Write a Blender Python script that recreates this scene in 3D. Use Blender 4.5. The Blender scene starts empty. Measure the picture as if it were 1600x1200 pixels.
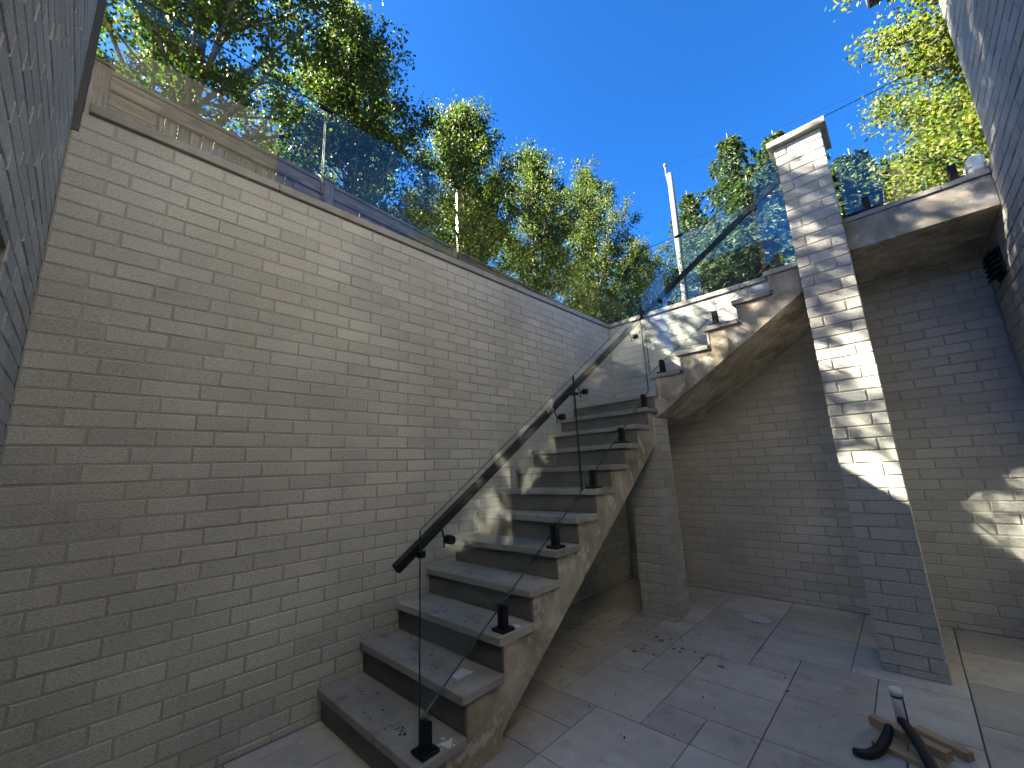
import bpy, math, random
import numpy as np
from mathutils import Vector, Matrix
rnd = random.Random(7)
scene = bpy.context.scene
col = scene.collection

# ------------------------------------------------------------------ camera
CAM = np.array([2.9191, 0.3833, 1.4690]); FPX = 632.75
yaw = math.radians(47) - 0.0633; pit = math.radians(10) + 0.0349; roll = -0.0450
fw = np.array([-math.sin(yaw)*math.cos(pit), math.cos(yaw)*math.cos(pit), math.sin(pit)])
rt0 = np.array([math.cos(yaw), math.sin(yaw), 0.0]); up0 = np.cross(rt0, fw)
rt = rt0*math.cos(roll) + up0*math.sin(roll); up = -rt0*math.sin(roll) + up0*math.cos(roll)
cd = bpy.data.cameras.new('camera'); cam = bpy.data.objects.new('camera', cd); col.objects.link(cam)
cd.sensor_fit = 'HORIZONTAL'; cd.sensor_width = 36.0; cd.lens = FPX/1600*36.0
cd.clip_start = 0.05; cd.clip_end = 3000
M = Matrix(((rt[0], up[0], -fw[0], CAM[0]), (rt[1], up[1], -fw[1], CAM[1]), (rt[2], up[2], -fw[2], CAM[2]), (0, 0, 0, 1)))
cam.matrix_world = M
scene.camera = cam
# ------------------------------------------------------------------ sky, sun, exposure
SUN = Vector((0.793, 0.610, -0.698)).normalized()      # direction the light travels
SUN_EL = math.asin(-SUN.z); SUN_ROT = math.atan2(-SUN.x, -SUN.y)
w = bpy.data.worlds.new('World'); scene.world = w; w.use_nodes = True
wn = w.node_tree.nodes; wl = w.node_tree.links
sky = wn.new('ShaderNodeTexSky'); sky.sky_type = 'NISHITA'; sky.sun_disc = False
sky.sun_elevation = SUN_EL; sky.sun_rotation = SUN_ROT
sky.air_density = 0.32; sky.dust_density = 0.1; sky.ozone_density = 10.0; sky.altitude = 200
hs = wn.new('ShaderNodeHueSaturation'); hs.inputs['Saturation'].default_value = 1.12; wl.new(sky.outputs[0], hs.inputs['Color'])
wl.new(hs.outputs[0], wn['Background'].inputs[0]); wn['Background'].inputs[1].default_value = 0.05
sd = bpy.data.lights.new('sun', 'SUN'); sd.energy = 4.6; sd.angle = math.radians(0.53); sd.color = (1.0, 0.93, 0.82)
so = bpy.data.objects.new('sun', sd); col.objects.link(so)
so.rotation_euler = SUN.to_track_quat('-Z', 'Y').to_euler(); so.location = (-6, -5, 9)
scene.view_settings.view_transform = 'Standard'; scene.view_settings.look = 'None'
scene.view_settings.exposure = 4.3; scene.view_settings.gamma = 1.0
scene.view_settings.use_white_balance = True; scene.view_settings.white_balance_temperature = 7250; scene.view_settings.white_balance_tint = 6
scene.cycles.max_bounces = 16; scene.cycles.diffuse_bounces = 10; scene.cycles.transparent_max_bounces = 24

# ------------------------------------------------------------------ pixel helpers
def ray(u, v): return (u-800)/FPX*rt - (v-600)/FPX*up + fw
def at(u, v, ax, val):
    d = ray(u, v); t = (val-CAM[ax])/d[ax]; return CAM + t*d
def project(p):
    d = np.array(p)-CAM; z = d@fw
    if z < 0.05: return None
    return 800+FPX*(d@rt)/z, 600-FPX*(d@up)/z

# ------------------------------------------------------------------ materials
def mat(name): 
    m = bpy.data.materials.new(name); m.use_nodes = True
    return m, m.node_tree.nodes, m.node_tree.links, m.node_tree.nodes['Principled BSDF']
def ramp(n, stops):
    r = n.new('ShaderNodeValToRGB'); e = r.color_ramp.elements
    while len(e) < len(stops): e.new(0.5)
    for k, (p, c) in enumerate(stops): e[k].position = p; e[k].color = (*c, 1)
    return r
def noise(n, l, vec, scale, detail=4, rough=0.55):
    t = n.new('ShaderNodeTexNoise'); t.inputs['Scale'].default_value = scale
    t.inputs['Detail'].default_value = detail; t.inputs['Roughness'].default_value = rough
    l.new(vec, t.inputs['Vector']); return t
def mapping(n, l, vec, s):
    m = n.new('ShaderNodeMapping'); m.inputs['Scale'].default_value = s; l.new(vec, m.inputs['Vector']); return m.outputs[0]
def mixc(n, l, fac, a, b, mode='MIX'):
    m = n.new('ShaderNodeMix'); m.data_type = 'RGBA'; m.blend_type = mode
    for sock, v in ((m.inputs[0], fac), (m.inputs[6], a), (m.inputs[7], b)):
        if hasattr(v, 'links') or hasattr(v, 'is_linked'): l.new(v, sock)
        elif isinstance(v, tuple): sock.default_value = (*v, 1)
        else: sock.default_value = v
    return m.outputs[2]
def math_(n, l, op, a, b=None):
    m = n.new('ShaderNodeMath'); m.operation = op
    for k, v in ((0, a), (1, b)):
        if v is None: continue
        if hasattr(v, 'is_linked'): l.new(v, m.inputs[k])
        else: m.inputs[k].default_value = v
    return m.outputs[0]
def bump(n, l, b, h, strength, dist):
    x = n.new('ShaderNodeBump'); x.inputs['Strength'].default_value = strength; x.inputs['Distance'].default_value = dist
    l.new(h, x.inputs['Height']); l.new(x.outputs[0], b.inputs['Normal'])
def rand_of(n, l):                       # per object and per loose piece
    o = n.new('ShaderNodeObjectInfo'); g = n.new('ShaderNodeNewGeometry')
    return math_(n, l, 'FRACT', math_(n, l, 'ADD', o.outputs['Random'], g.outputs['Random Per Island'])), g

def brick_material(name, lo, mid, hi):
    m, n, l, b = mat(name)
    r, g = rand_of(n, l); pos = g.outputs['Position']
    c = ramp(n, [(0.0, lo), (0.45, mid), (1.0, hi)]); l.new(r, c.inputs[0])
    big = noise(n, l, pos, 1.1, 5)
    st = noise(n, l, mapping(n, l, pos, (75, 75, 210)), 1.0, 4, 0.7)
    sp = noise(n, l, pos, 420, 2, 0.6)
    rs = ramp(n, [(0.28, (0.50, 0.50, 0.50)), (0.50, (0.97, 0.97, 0.96)), (0.74, (1.32, 1.31, 1.28))]); l.new(st.outputs[0], rs.inputs[0])
    x = mixc(n, l, 1.0, c.outputs[0], rs.outputs[0], 'MULTIPLY')
    rb = ramp(n, [(0.32, (0.84, 0.83, 0.81)), (0.66, (1.1, 1.09, 1.07))]); l.new(big.outputs[0], rb.inputs[0])
    x = mixc(n, l, 1.0, x, rb.outputs[0], 'MULTIPLY')
    rsp = ramp(n, [(0.3, (0.8, 0.8, 0.8)), (0.7, (1.12, 1.12, 1.12))]); l.new(sp.outputs[0], rsp.inputs[0])
    x = mixc(n, l, 0.7, x, rsp.outputs[0], 'MULTIPLY')
    l.new(x, b.inputs['Base Color']); b.inputs['Roughness'].default_value = 0.92; b.inputs['Specular IOR Level'].default_value = 0.25
    hh = math_(n, l, 'ADD', st.outputs[0], math_(n, l, 'MULTIPLY', sp.outputs[0], 0.5))
    bump(n, l, b, hh, 0.8, 0.004)
    return m
M_BRICK = brick_material('grey_concrete_brick', (0.435, 0.434, 0.425), (0.478, 0.476, 0.466), (0.525, 0.522, 0.51))
def mortar_material():
    m, n, l, b = mat('mortar'); g = n.new('ShaderNodeNewGeometry'); pos = g.outputs['Position']
    a = noise(n, l, pos, 2.5, 4); c = noise(n, l, pos, 180, 3)
    r = ramp(n, [(0.3, (0.29, 0.275, 0.25)), (0.7, (0.39, 0.372, 0.345))]); l.new(a.outputs[0], r.inputs[0])
    l.new(r.outputs[0], b.inputs['Base Color']); b.inputs['Roughness'].default_value = 0.95
    bump(n, l, b, c.outputs[0], 0.5, 0.003); return m
M_MORTAR = mortar_material()
def stone_material(name, lo, hi, spots=0.0, rough=0.75, sc=1.6, smear=0.0):
    m, n, l, b = mat(name); r0, g = rand_of(n, l); pos = g.outputs['Position']
    # each piece gets its own patch of the pattern
    comb = n.new('ShaderNodeCombineXYZ')
    for k in range(3): l.new(math_(n, l, 'MULTIPLY', r0, 7.0+3*k), comb.inputs[k])
    va = n.new('ShaderNodeVectorMath'); va.operation = 'ADD'; l.new(pos, va.inputs[0]); l.new(comb.outputs[0], va.inputs[1])
    p = va.outputs[0]
    a = noise(n, l, mapping(n, l, p, (sc, sc*3.0, sc*3)), 1.0, 7, 0.62); d = noise(n, l, p, 9, 5, 0.65); f = noise(n, l, p, 260, 2)
    r = ramp(n, [(0.30, lo), (0.70, hi)]); l.new(a.outputs[0], r.inputs[0])
    rr = ramp(n, [(0.30, (0.80, 0.79, 0.78)), (0.65, (1.08, 1.08, 1.08))]); l.new(d.outputs[0], rr.inputs[0])
    x = mixc(n, l, 0.8, r.outputs[0], rr.outputs[0], 'MULTIPLY')
    tone = ramp(n, [(0, (0.82, 0.82, 0.82)), (1, (1.10, 1.10, 1.10))]); l.new(r0, tone.inputs[0])
    x = mixc(n, l, 1.0, x, tone.outputs[0], 'MULTIPLY')
    if spots:
        s = noise(n, l, pos, 3.2, 6, 0.72); sr = ramp(n, [(0.56, (0, 0, 0)), (0.66, (1, 1, 1))]); l.new(s.outputs[0], sr.inputs[0])
        x = mixc(n, l, math_(n, l, 'MULTIPLY', sr.outputs[0], spots), x, (0.16, 0.14, 0.115))
    if smear:
        s = noise(n, l, pos, 1.7, 5, 0.6); sr = ramp(n, [(0.60, (0, 0, 0)), (0.72, (1, 1, 1))]); l.new(s.outputs[0], sr.inputs[0])
        x = mixc(n, l, math_(n, l, 'MULTIPLY', sr.outputs[0], smear), x, (0.62, 0.61, 0.59))
    l.new(x, b.inputs['Base Color'])
    rg = ramp(n, [(0.3, (rough-0.15,)*3), (0.7, (min(1, rough+0.12),)*3)]); l.new(d.outputs[0], rg.inputs[0]); l.new(rg.outputs[0], b.inputs['Roughness'])
    b.inputs['Specular IOR Level'].default_value = 0.4
    bump(n, l, b, math_(n, l, 'ADD', d.outputs[0], math_(n, l, 'MULTIPLY', f.outputs[0], 0.4)), 0.35, 0.002)
    return m
M_TILE = stone_material('porcelain_paving', (0.43, 0.412, 0.375), (0.585, 0.565, 0.52), 0.35, 0.62, 1.2, 0.35)
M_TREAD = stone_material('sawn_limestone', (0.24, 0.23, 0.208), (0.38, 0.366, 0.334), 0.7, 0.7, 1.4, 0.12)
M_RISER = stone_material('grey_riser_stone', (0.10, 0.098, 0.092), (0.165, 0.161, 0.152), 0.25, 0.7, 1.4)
M_COPING = stone_material('coping_stone', (0.25, 0.24, 0.225), (0.34, 0.325, 0.305), 0.2, 0.75, 2)
M_GROUT = stone_material('dark_grout', (0.11, 0.11, 0.11), (0.17, 0.165, 0.16), 0, 0.9)
def concrete_material():
    m, n, l, b = mat('cast_concrete'); g = n.new('ShaderNodeNewGeometry'); pos = g.outputs['Position']
    a = noise(n, l, pos, 2.2, 8, 0.66); a.inputs['Distortion'].default_value = 0.8
    d = noise(n, l, mapping(n, l, pos, (9, 9, 3.0)), 1.0, 6, 0.65); f = noise(n, l, pos, 120, 4); p = noise(n, l, pos, 5.5, 7, 0.7)
    r = ramp(n, [(0.30, (0.15, 0.125, 0.095)), (0.48, (0.33, 0.29, 0.235)), (0.68, (0.50, 0.46, 0.40))]); l.new(a.outputs[0], r.inputs[0])
    rr = ramp(n, [(0.3, (0.74, 0.73, 0.71)), (0.68, (1.14, 1.13, 1.12))]); l.new(d.outputs[0], rr.inputs[0])
    x = mixc(n, l, 0.9, r.outputs[0], rr.outputs[0], 'MULTIPLY')
    pr = ramp(n, [(0.555, (0, 0, 0)), (0.60, (1, 1, 1))]); l.new(p.outputs[0], pr.inputs[0])
    x = mixc(n, l, math_(n, l, 'MULTIPLY', pr.outputs[0], 0.55), x, (0.60, 0.58, 0.54))
    l.new(x, b.inputs['Base Color']); b.inputs['Roughness'].default_value = 0.88; b.inputs['Specular IOR Level'].default_value = 0.3
    bump(n, l, b, math_(n, l, 'ADD', a.outputs[0], math_(n, l, 'MULTIPLY', f.outputs[0], 0.15)), 0.6, 0.006)
    return m
M_CONC = concrete_material()
def plain(name, c, rough=0.5, metal=0.0, var=0.0, sc=8, spec=0.5):
    m, n, l, b = mat(name); b.inputs['Roughness'].default_value = rough; b.inputs['Metallic'].default_value = metal
    b.inputs['Specular IOR Level'].default_value = spec
    g = n.new('ShaderNodeNewGeometry'); t = noise(n, l, g.outputs['Position'], sc, 6, 0.65)
    v = max(var, 0.06)
    r = ramp(n, [(0.3, tuple(k*(1-v) for k in c)), (0.7, tuple(min(1, k*(1+v)) for k in c))]); l.new(t.outputs[0], r.inputs[0])
    l.new(r.outputs[0], b.inputs['Base Color'])
    rr = ramp(n, [(0.3, (max(0, rough-0.08),)*3), (0.7, (min(1, rough+0.1),)*3)]); l.new(t.outputs[0], rr.inputs[0]); l.new(rr.outputs[0], b.inputs['Roughness'])
    return m
M_BLACK = plain('black_powder_coat', (0.009, 0.009, 0.010), 0.5, 0, 0.06, 8, 0.25)
M_DARKMETAL = plain('dark_bronze_metal', (0.045, 0.045, 0.047), 0.5)
M_GREYTRIM = plain('grey_metal_flashing', (0.10, 0.10, 0.105), 0.55, 0, 0.1)
M_WHITE = plain('white_vinyl', (0.72, 0.71, 0.68), 0.45)
M_RUBBER = plain('black_rubber_grip', (0.014, 0.013, 0.013), 0.5, 0, 0.3, 40)
M_NAVY = plain('navy_print', (0.012, 0.014, 0.09), 0.4)
M_LABEL = plain('pale_label', (0.55, 0.56, 0.58), 0.5, 0, 0.12, 60)
M_CAPW = plain('white_plastic', (0.80, 0.80, 0.78), 0.4)
M_PAPER = plain('paper', (0.55, 0.56, 0.57), 0.8, 0, 0.1, 20)
M_PLASTER = plain('plaster_splash', (0.66, 0.66, 0.66), 0.85, 0, 0.15, 60)
M_LITTER = plain('dead_leaf', (0.035, 0.022, 0.014), 0.8, 0, 0.4, 30)
M_WET = plain('damp_stain', (0.12, 0.118, 0.115), 0.5, 0, 0.15, 30)
M_POLE = plain('weathered_pole', (0.095, 0.085, 0.072), 0.85, 0, 0.2, 6)
M_WIRE = plain('wire_black', (0.015, 0.015, 0.016), 0.6)
M_GRASS = plain('lawn', (0.06, 0.085, 0.03), 0.95, 0, 0.4, 3)
M_BARK = plain('bark', (0.085, 0.07, 0.055), 0.9, 0, 0.4, 14)
M_SHINGLE = plain('roof_shingle', (0.06, 0.058, 0.056), 0.9, 0, 0.25, 30)
M_DOORGLASS = plain('dark_door_glass', (0.02, 0.024, 0.028), 0.06, 0, 0.06, 2, 0.6)
def wood(name, lo, hi, sc=(3, 40, 40), rough=0.85):
    m, n, l, b = mat(name); r0, g = rand_of(n, l); tc = n.new('ShaderNodeTexCoord')
    comb = n.new('ShaderNodeCombineXYZ')
    for k in range(3): l.new(math_(n, l, 'MULTIPLY', r0, 5.0+k), comb.inputs[k])
    va = n.new('ShaderNodeVectorMath'); va.operation = 'ADD'; l.new(tc.outputs['Object'], va.inputs[0]); l.new(comb.outputs[0], va.inputs[1])
    t = noise(n, l, mapping(n, l, va.outputs[0], sc), 1.0, 6, 0.6); t.inputs['Distortion'].default_value = 0.6
    k = noise(n, l, va.outputs[0], 4, 3)
    r = ramp(n, [(0.3, lo), (0.7, hi)]); l.new(t.outputs[0], r.inputs[0])
    rk = ramp(n, [(0.3, (0.7, 0.7, 0.7)), (0.7, (1.15, 1.15, 1.15))]); l.new(k.outputs[0], rk.inputs[0])
    l.new(mixc(n, l, 0.9, r.outputs[0], rk.outputs[0], 'MULTIPLY'), b.inputs['Base Color'])
    b.inputs['Roughness'].default_value = rough; bump(n, l, b, t.outputs[0], 0.4, 0.003); return m
M_FENCE = wood('weathered_fence_board', (0.11, 0.068, 0.040), (0.30, 0.205, 0.13), (30, 3, 30))
M_PICKET = wood('weathered_picket', (0.12, 0.085, 0.056), (0.32, 0.24, 0.17), (40, 40, 3))
M_OFFCUT = wood('rough_sawn_offcut', (0.34, 0.24, 0.14), (0.55, 0.42, 0.28), (3, 50, 50))
def glass_material():
    m, n, l, b = mat('clear_glass'); n.remove(b); out = n['Material Output']
    g = n.new('ShaderNodeNewGeometry'); d = n.new('ShaderNodeVectorMath'); d.operation = 'DOT_PRODUCT'
    l.new(g.outputs['Normal'], d.inputs[0]); l.new(g.outputs['Incoming'], d.inputs[1])
    c = math_(n, l, 'SUBTRACT', 1.0, math_(n, l, 'ABSOLUTE', d.outputs['Value']))
    f = math_(n, l, 'ADD', 0.036, math_(n, l, 'MULTIPLY', math_(n, l, 'POWER', c, 5.0), 0.75))
    tr = n.new('ShaderNodeBsdfTransparent'); tr.inputs[0].default_value = (0.95, 0.975, 0.968, 1)
    gl = n.new('ShaderNodeBsdfGlossy'); gl.inputs['Roughness'].default_value = 0.0; gl.inputs[0].default_value = (1, 1, 1, 1)
    mx = n.new('ShaderNodeMixShader'); l.new(f, mx.inputs[0]); l.new(tr.outputs[0], mx.inputs[1]); l.new(gl.outputs[0], mx.inputs[2])
    l.new(mx.outputs[0], out.inputs[0]); return m
M_GLASS = glass_material()
def glass_edge():
    m, n, l, b = mat('polished_glass_edge'); b.inputs['Base Color'].default_value = (0.10, 0.17, 0.16, 1); b.inputs['Roughness'].default_value = 0.12
    b.inputs['IOR'].default_value = 1.5
    g = n.new('ShaderNodeNewGeometry'); t = noise(n, l, g.outputs['Position'], 30, 3)
    r = ramp(n, [(0.3, (0.012, 0.026, 0.024)), (0.7, (0.03, 0.058, 0.053))]); l.new(t.outputs[0], r.inputs[0]); l.new(r.outputs[0], b.inputs['Base Color']); return m
M_GEDGE = glass_edge()
def leaf_material(name, stops, trans):
    m, n, l, b = mat(name); g = n.new('ShaderNodeNewGeometry'); out = n['Material Output']
    r = ramp(n, stops); l.new(g.outputs['Random Per Island'], r.inputs[0])
    nz = noise(n, l, g.outputs['Position'], 0.9, 3); rn = ramp(n, [(0.35, (0.72, 0.74, 0.7)), (0.65, (1.2, 1.18, 1.1))]); l.new(nz.outputs[0], rn.inputs[0])
    c = mixc(n, l, 1.0, r.outputs[0], rn.outputs[0], 'MULTIPLY')
    l.new(c, b.inputs['Base Color']); b.inputs['Roughness'].default_value = 0.6; b.inputs['Specular IOR Level'].default_value = 0.22
    t = n.new('ShaderNodeBsdfTranslucent'); l.new(mixc(n, l, 1.0, c, (1.6, 1.8, 0.6), 'MULTIPLY'), t.inputs[0])
    mx = n.new('ShaderNodeMixShader'); mx.inputs[0].default_value = trans
    l.new(b.outputs[0], mx.inputs[1]); l.new(t.outputs[0], mx.inputs[2]); l.new(mx.outputs[0], out.inputs[0]); return m
M_PEAR = leaf_material('pear_leaf', [(0.0, (0.019, 0.040, 0.012)), (0.60, (0.034, 0.062, 0.017)), (0.88, (0.060, 0.084, 0.020)), (1.0, (0.115, 0.09, 0.022))], 0.32)
M_MAPLE = leaf_material('maple_leaf', [(0.0, (0.035, 0.058, 0.011)), (0.5, (0.058, 0.082, 0.014)), (0.85, (0.092, 0.10, 0.017)), (1.0, (0.14, 0.10, 0.018))], 0.4)
M_SPRUCE = leaf_material('spruce_needle', [(0.0, (0.014, 0.030, 0.015)), (0.6, (0.030, 0.054, 0.024)), (1.0, (0.058, 0.080, 0.030))], 0.15)
M_SHRUB = leaf_material('cedar_leaf', [(0.0, (0.03, 0.05, 0.012)), (0.6, (0.06, 0.085, 0.02)), (1.0, (0.12, 0.13, 0.03))], 0.3)

# ------------------------------------------------------------------ mesh helpers
def link(name, me, material, parent=None, **props):
    o = bpy.data.objects.new(name, me); col.objects.link(o)
    if me is not None and material is not None and not me.materials:
        for m in (material if isinstance(material, (list, tuple)) else [material]): me.materials.append(m)
    if parent: o.parent = parent
    for k, v in props.items(): o[k] = v
    return o
def thing(name, label, cat, loc=(0, 0, 0), group=None):
    o = bpy.data.objects.new(name, None); col.objects.link(o); o.location = loc; o['label'] = label; o['category'] = cat
    o.empty_display_size = 0.1
    if group: o['group'] = group
    return o
class MB:
    def __init__(s): s.v = []; s.f = []; s.mi = []
    def add(s, vs, fs, mi=0):
        k = len(s.v); s.v += [tuple(map(float, p)) for p in vs]; s.f += [tuple(i+k for i in f) for f in fs]; s.mi += [mi]*len(fs); return s
    def box(s, a, b, bev=0.0, mi=0, mat4=None):
        """axis box a..b with chamfered edges"""
        a = np.minimum(a, b).astype(float) if False else np.array([min(x, y) for x, y in zip(a, b)]); b = np.array(b, float) if False else np.array([max(x, y) for x, y in zip(a, b)])
        c = (a+b)/2; h = (b-a)/2; e = min(bev, *(h*0.45))
        vs = []; idx = {}
        if e <= 0:
            for x in (-1, 1):
                for y in (-1, 1):
                    for z in (-1, 1): vs.append(c+h*np.array((x, y, z)))
            fs = [(0, 1, 3, 2), (4, 6, 7, 5), (0, 4, 5, 1), (2, 3, 7, 6), (0, 2, 6, 4), (1, 5, 7, 3)]
        else:
            for x in (-1, 1):
                for y in (-1, 1):
                    for z in (-1, 1):
                        for ax in range(3):
                            q = h-e; q = q.copy(); q[ax] = h[ax]; idx[(x, y, z, ax)] = len(vs); vs.append(c+q*np.array((x, y, z)))
            fs = []
            def quad(keys): fs.append(tuple(idx[k] for k in keys))
            for ax in range(3):
                o1, o2 = [(1, 2), (2, 0), (0, 1)][ax]
                for sg in (-1, 1):
                    ks = []
                    for p, q in ((-1, -1), (1, -1), (1, 1), (-1, 1)):
                        k = [0, 0, 0]; k[ax] = sg; k[o1] = p; k[o2] = q; ks.append((*k, ax))
                    quad(ks if sg > 0 else ks[::-1])
            for ax in range(3):
                o1, o2 = [(1, 2), (2, 0), (0, 1)][ax]
                for p in (-1, 1):
                    for q in (-1, 1):
                        def K(t, which): k = [0, 0, 0]; k[ax] = t; k[o1] = p; k[o2] = q; return (*k, which)
                        ks = [K(-1, o1), K(1, o1), K(1, o2), K(-1, o2)]
                        quad(ks if p*q < 0 else ks[::-1])
            for x in (-1, 1):
                for y in (-1, 1):
                    for z in (-1, 1):
                        ks = [(x, y, z, 0), (x, y, z, 1), (x, y, z, 2)]
                        quad(ks if x*y*z > 0 else ks[::-1])
        if mat4 is not None: vs = [tuple(mat4 @ Vector(p)) for p in vs]
        return s.add(vs, fs, mi)
    def prism(s, poly, ext, bev=0, mi=0):
        """poly: list of 3-D points (ccw seen from -ext), extruded by vector ext"""
        n = len(poly); P = [np.array(p, float) for p in poly]; E = np.array(ext, float)
        s.add(P+[p+E for p in P], [tuple(range(n))[::-1], tuple(range(n, 2*n))]+[(i, (i+1) % n, (i+1) % n+n, i+n) for i in range(n)], mi); return s
    def tube(s, pts, radii, seg=8, mi=0, cap=True):
        P = [np.array(p, float) for p in pts]; n = len(P)
        if not hasattr(radii, '__len__'): radii = [radii]*n
        vs = []; prev = None
        for i in range(n):
            t = P[min(i+1, n-1)]-P[max(i-1, 0)]; t /= np.linalg.norm(t)+1e-9
            if prev is None: a = np.array((0, 0, 1.)) if abs(t[2]) < 0.9 else np.array((1., 0, 0))
            else: a = prev
            u = a-t*(a@t); u /= np.linalg.norm(u); v = np.cross(t, u); prev = u
            for k in range(seg):
                th = 2*math.pi*k/seg; vs.append(P[i]+radii[i]*(u*math.cos(th)+v*math.sin(th)))
        fs = [(i*seg+k, i*seg+(k+1) % seg, (i+1)*seg+(k+1) % seg, (i+1)*seg+k) for i in range(n-1) for k in range(seg)]
        if cap: fs += [tuple(range(seg))[::-1], tuple(range((n-1)*seg, n*seg))]
        return s.add(vs, fs, mi)
    def mesh(s, name):
        me = bpy.data.meshes.new(name); me.from_pydata(s.v, [], s.f)
        if any(s.mi): me.polygons.foreach_set('material_index', s.mi)
        me.update(); return me
    def obj(s, name, material, parent=None, smooth=False, **props):
        me = s.mesh(name)
        if smooth: me.polygons.foreach_set('use_smooth', [True]*len(me.polygons))
        return link(name, me, material, parent, **props)
def box(name, a, b, material, parent=None, bev=0.003, **props): return MB().box(a, b, bev).obj(name, material, parent, **props)

# ------------------------------------------------------------------ bricks
CH = 0.0905; Z0 = 0.048; BL = 0.26; JT = 0.0085
def brick_geo(L, H, D, seed):
    r = random.Random(seed); e = 0.0045; j = lambda a: r.uniform(-a, a)
    v = []
    for x, z in ((0, 0), (L, 0), (L, H), (0, H)): v.append((x+j(.0008), e+j(.001), z+j(.0012)))
    for x, z in ((e, e), (L-e, e), (L-e, H-e), (e, H-e)): v.append((x+j(.0016), j(.0016), z+j(.0016)))
    for x, z in ((0, 0), (L, 0), (L, H), (0, H)): v.append((x, D, z))
    f = [(4, 5, 6, 7)]
    for k in range(4): q = (k+1) % 4; f += [(k, q, 4+q, 4+k), (8+k, 8+q, q, k)]
    return v, f
_bm = {}
def brick_mesh(L, H, D):
    key = (round(L, 3), round(H, 3), round(D, 3), rnd.randrange(6))
    if key not in _bm:
        v, f = brick_geo(key[0], key[1], key[2], hash(key) & 0xffff)
        me = bpy.data.meshes.new('brick'); me.from_pydata(v, [], f); me.materials.append(M_BRICK); me.update(); _bm[key] = me
    return _bm[key]
def brick_rows(s0, s1, z0, z1, off_odd, off_even, holes=()):
    """yield (s, z, L, H) bricks of a running bond over the rectangle, skipping holes"""
    n = -1
    while True:
        zb = Z0+n*CH; zt = zb+CH; n += 1
        if zb >= z1-0.02: break
        a, b = max(zb, z0)+JT/2, min(zt, z1)-JT/2
        if b-a < 0.012: continue
        off = off_odd if (n-1) % 2 else off_even
        spans = [(s0, s1)]
        for (h0, h1, k0, k1) in holes:
            if b > k0 and a < k1: spans = [q for (p0, p1) in spans for q in ((p0, min(p1, h0)), (max(p0, h1), p1)) if q[1]-q[0] > 0.03]
        for (p0, p1) in spans:
            k = math.floor((p0-off)/BL)
            while off+k*BL < p1:
                x0, x1 = max(off+k*BL, p0)+JT/2, min(off+(k+1)*BL, p1)-JT/2
                if x1-x0 > 0.02: yield (x0, a, x1-x0, b-a)
                k += 1
def place_bricks(parent, bricks, frame, limit=300, hide=None, D=0.06, jit=1.0):
    """frame(s, depth, z) -> world point; the bricks that show largest become parts, the rest one joined part"""
    o = np.array(frame(0, 0, 0)); ex = np.array(frame(1, 0, 0))-o; ey = np.array(frame(0, 1, 0))-o
    R = Matrix((( ex[0], ey[0], 0), (ex[1], ey[1], 0), (0, 0, 1))).to_4x4()
    sc = []
    for b in bricks:
        s, z, L, H = b; cs = [project(frame(s+i*L, 0, z+j*H)) for i in (0, 1) for j in (0, 1)]
        area = 0
        if all(c is not None for c in cs):
            xs = [min(max(c[0], 0), 1600) for c in cs]; ys = [min(max(c[1], 0), 1200) for c in cs]
            area = (max(xs)-min(xs))*(max(ys)-min(ys))
            if hide and hide(s+L/2, z+H/2): area *= 0.02
        sc.append((area, b))
    sc.sort(key=lambda q: -q[0])
    rest = MB()
    for i, (area, (s, z, L, H)) in enumerate(sc):
        dp = rnd.uniform(-0.0015, 0.0022)*jit; p = Vector(frame(s, dp, z))
        if i < limit and area > 0.5:
            ob = link('brick', brick_mesh(L, H, D), None, parent)
            ob.matrix_local = Matrix.Translation(p) @ R @ Matrix.Rotation(rnd.uniform(-0.004, 0.004)*jit, 4, 'Y')
        else:
            v, f = brick_geo(L, H, D, rnd.random()); T = Matrix.Translation(p) @ R
            rest.add([tuple(T @ Vector(q)) for q in v], f)
    if rest.v: rest.obj('brick', M_BRICK, parent, kind='stuff')

# ------------------------------------------------------------------ dimensions (metres, patio floor at z = 0)
L = 5.6534; W = 3.707; YN = 0.1234; ZC = 3.4931; CT = 3.555
RIS = 0.185; RUN = 0.2695; RUNU = 0.2942; XS = 1.106; Y2 = 1.8397; YU = 4.4963; XU = 1.0776
GRADE = 3.50; YH = 4.53       # garden level; far corner of the house above it
def nose(k): return Y2+(k-2)*RUN
YL = nose(12)                  # landing edge

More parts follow.
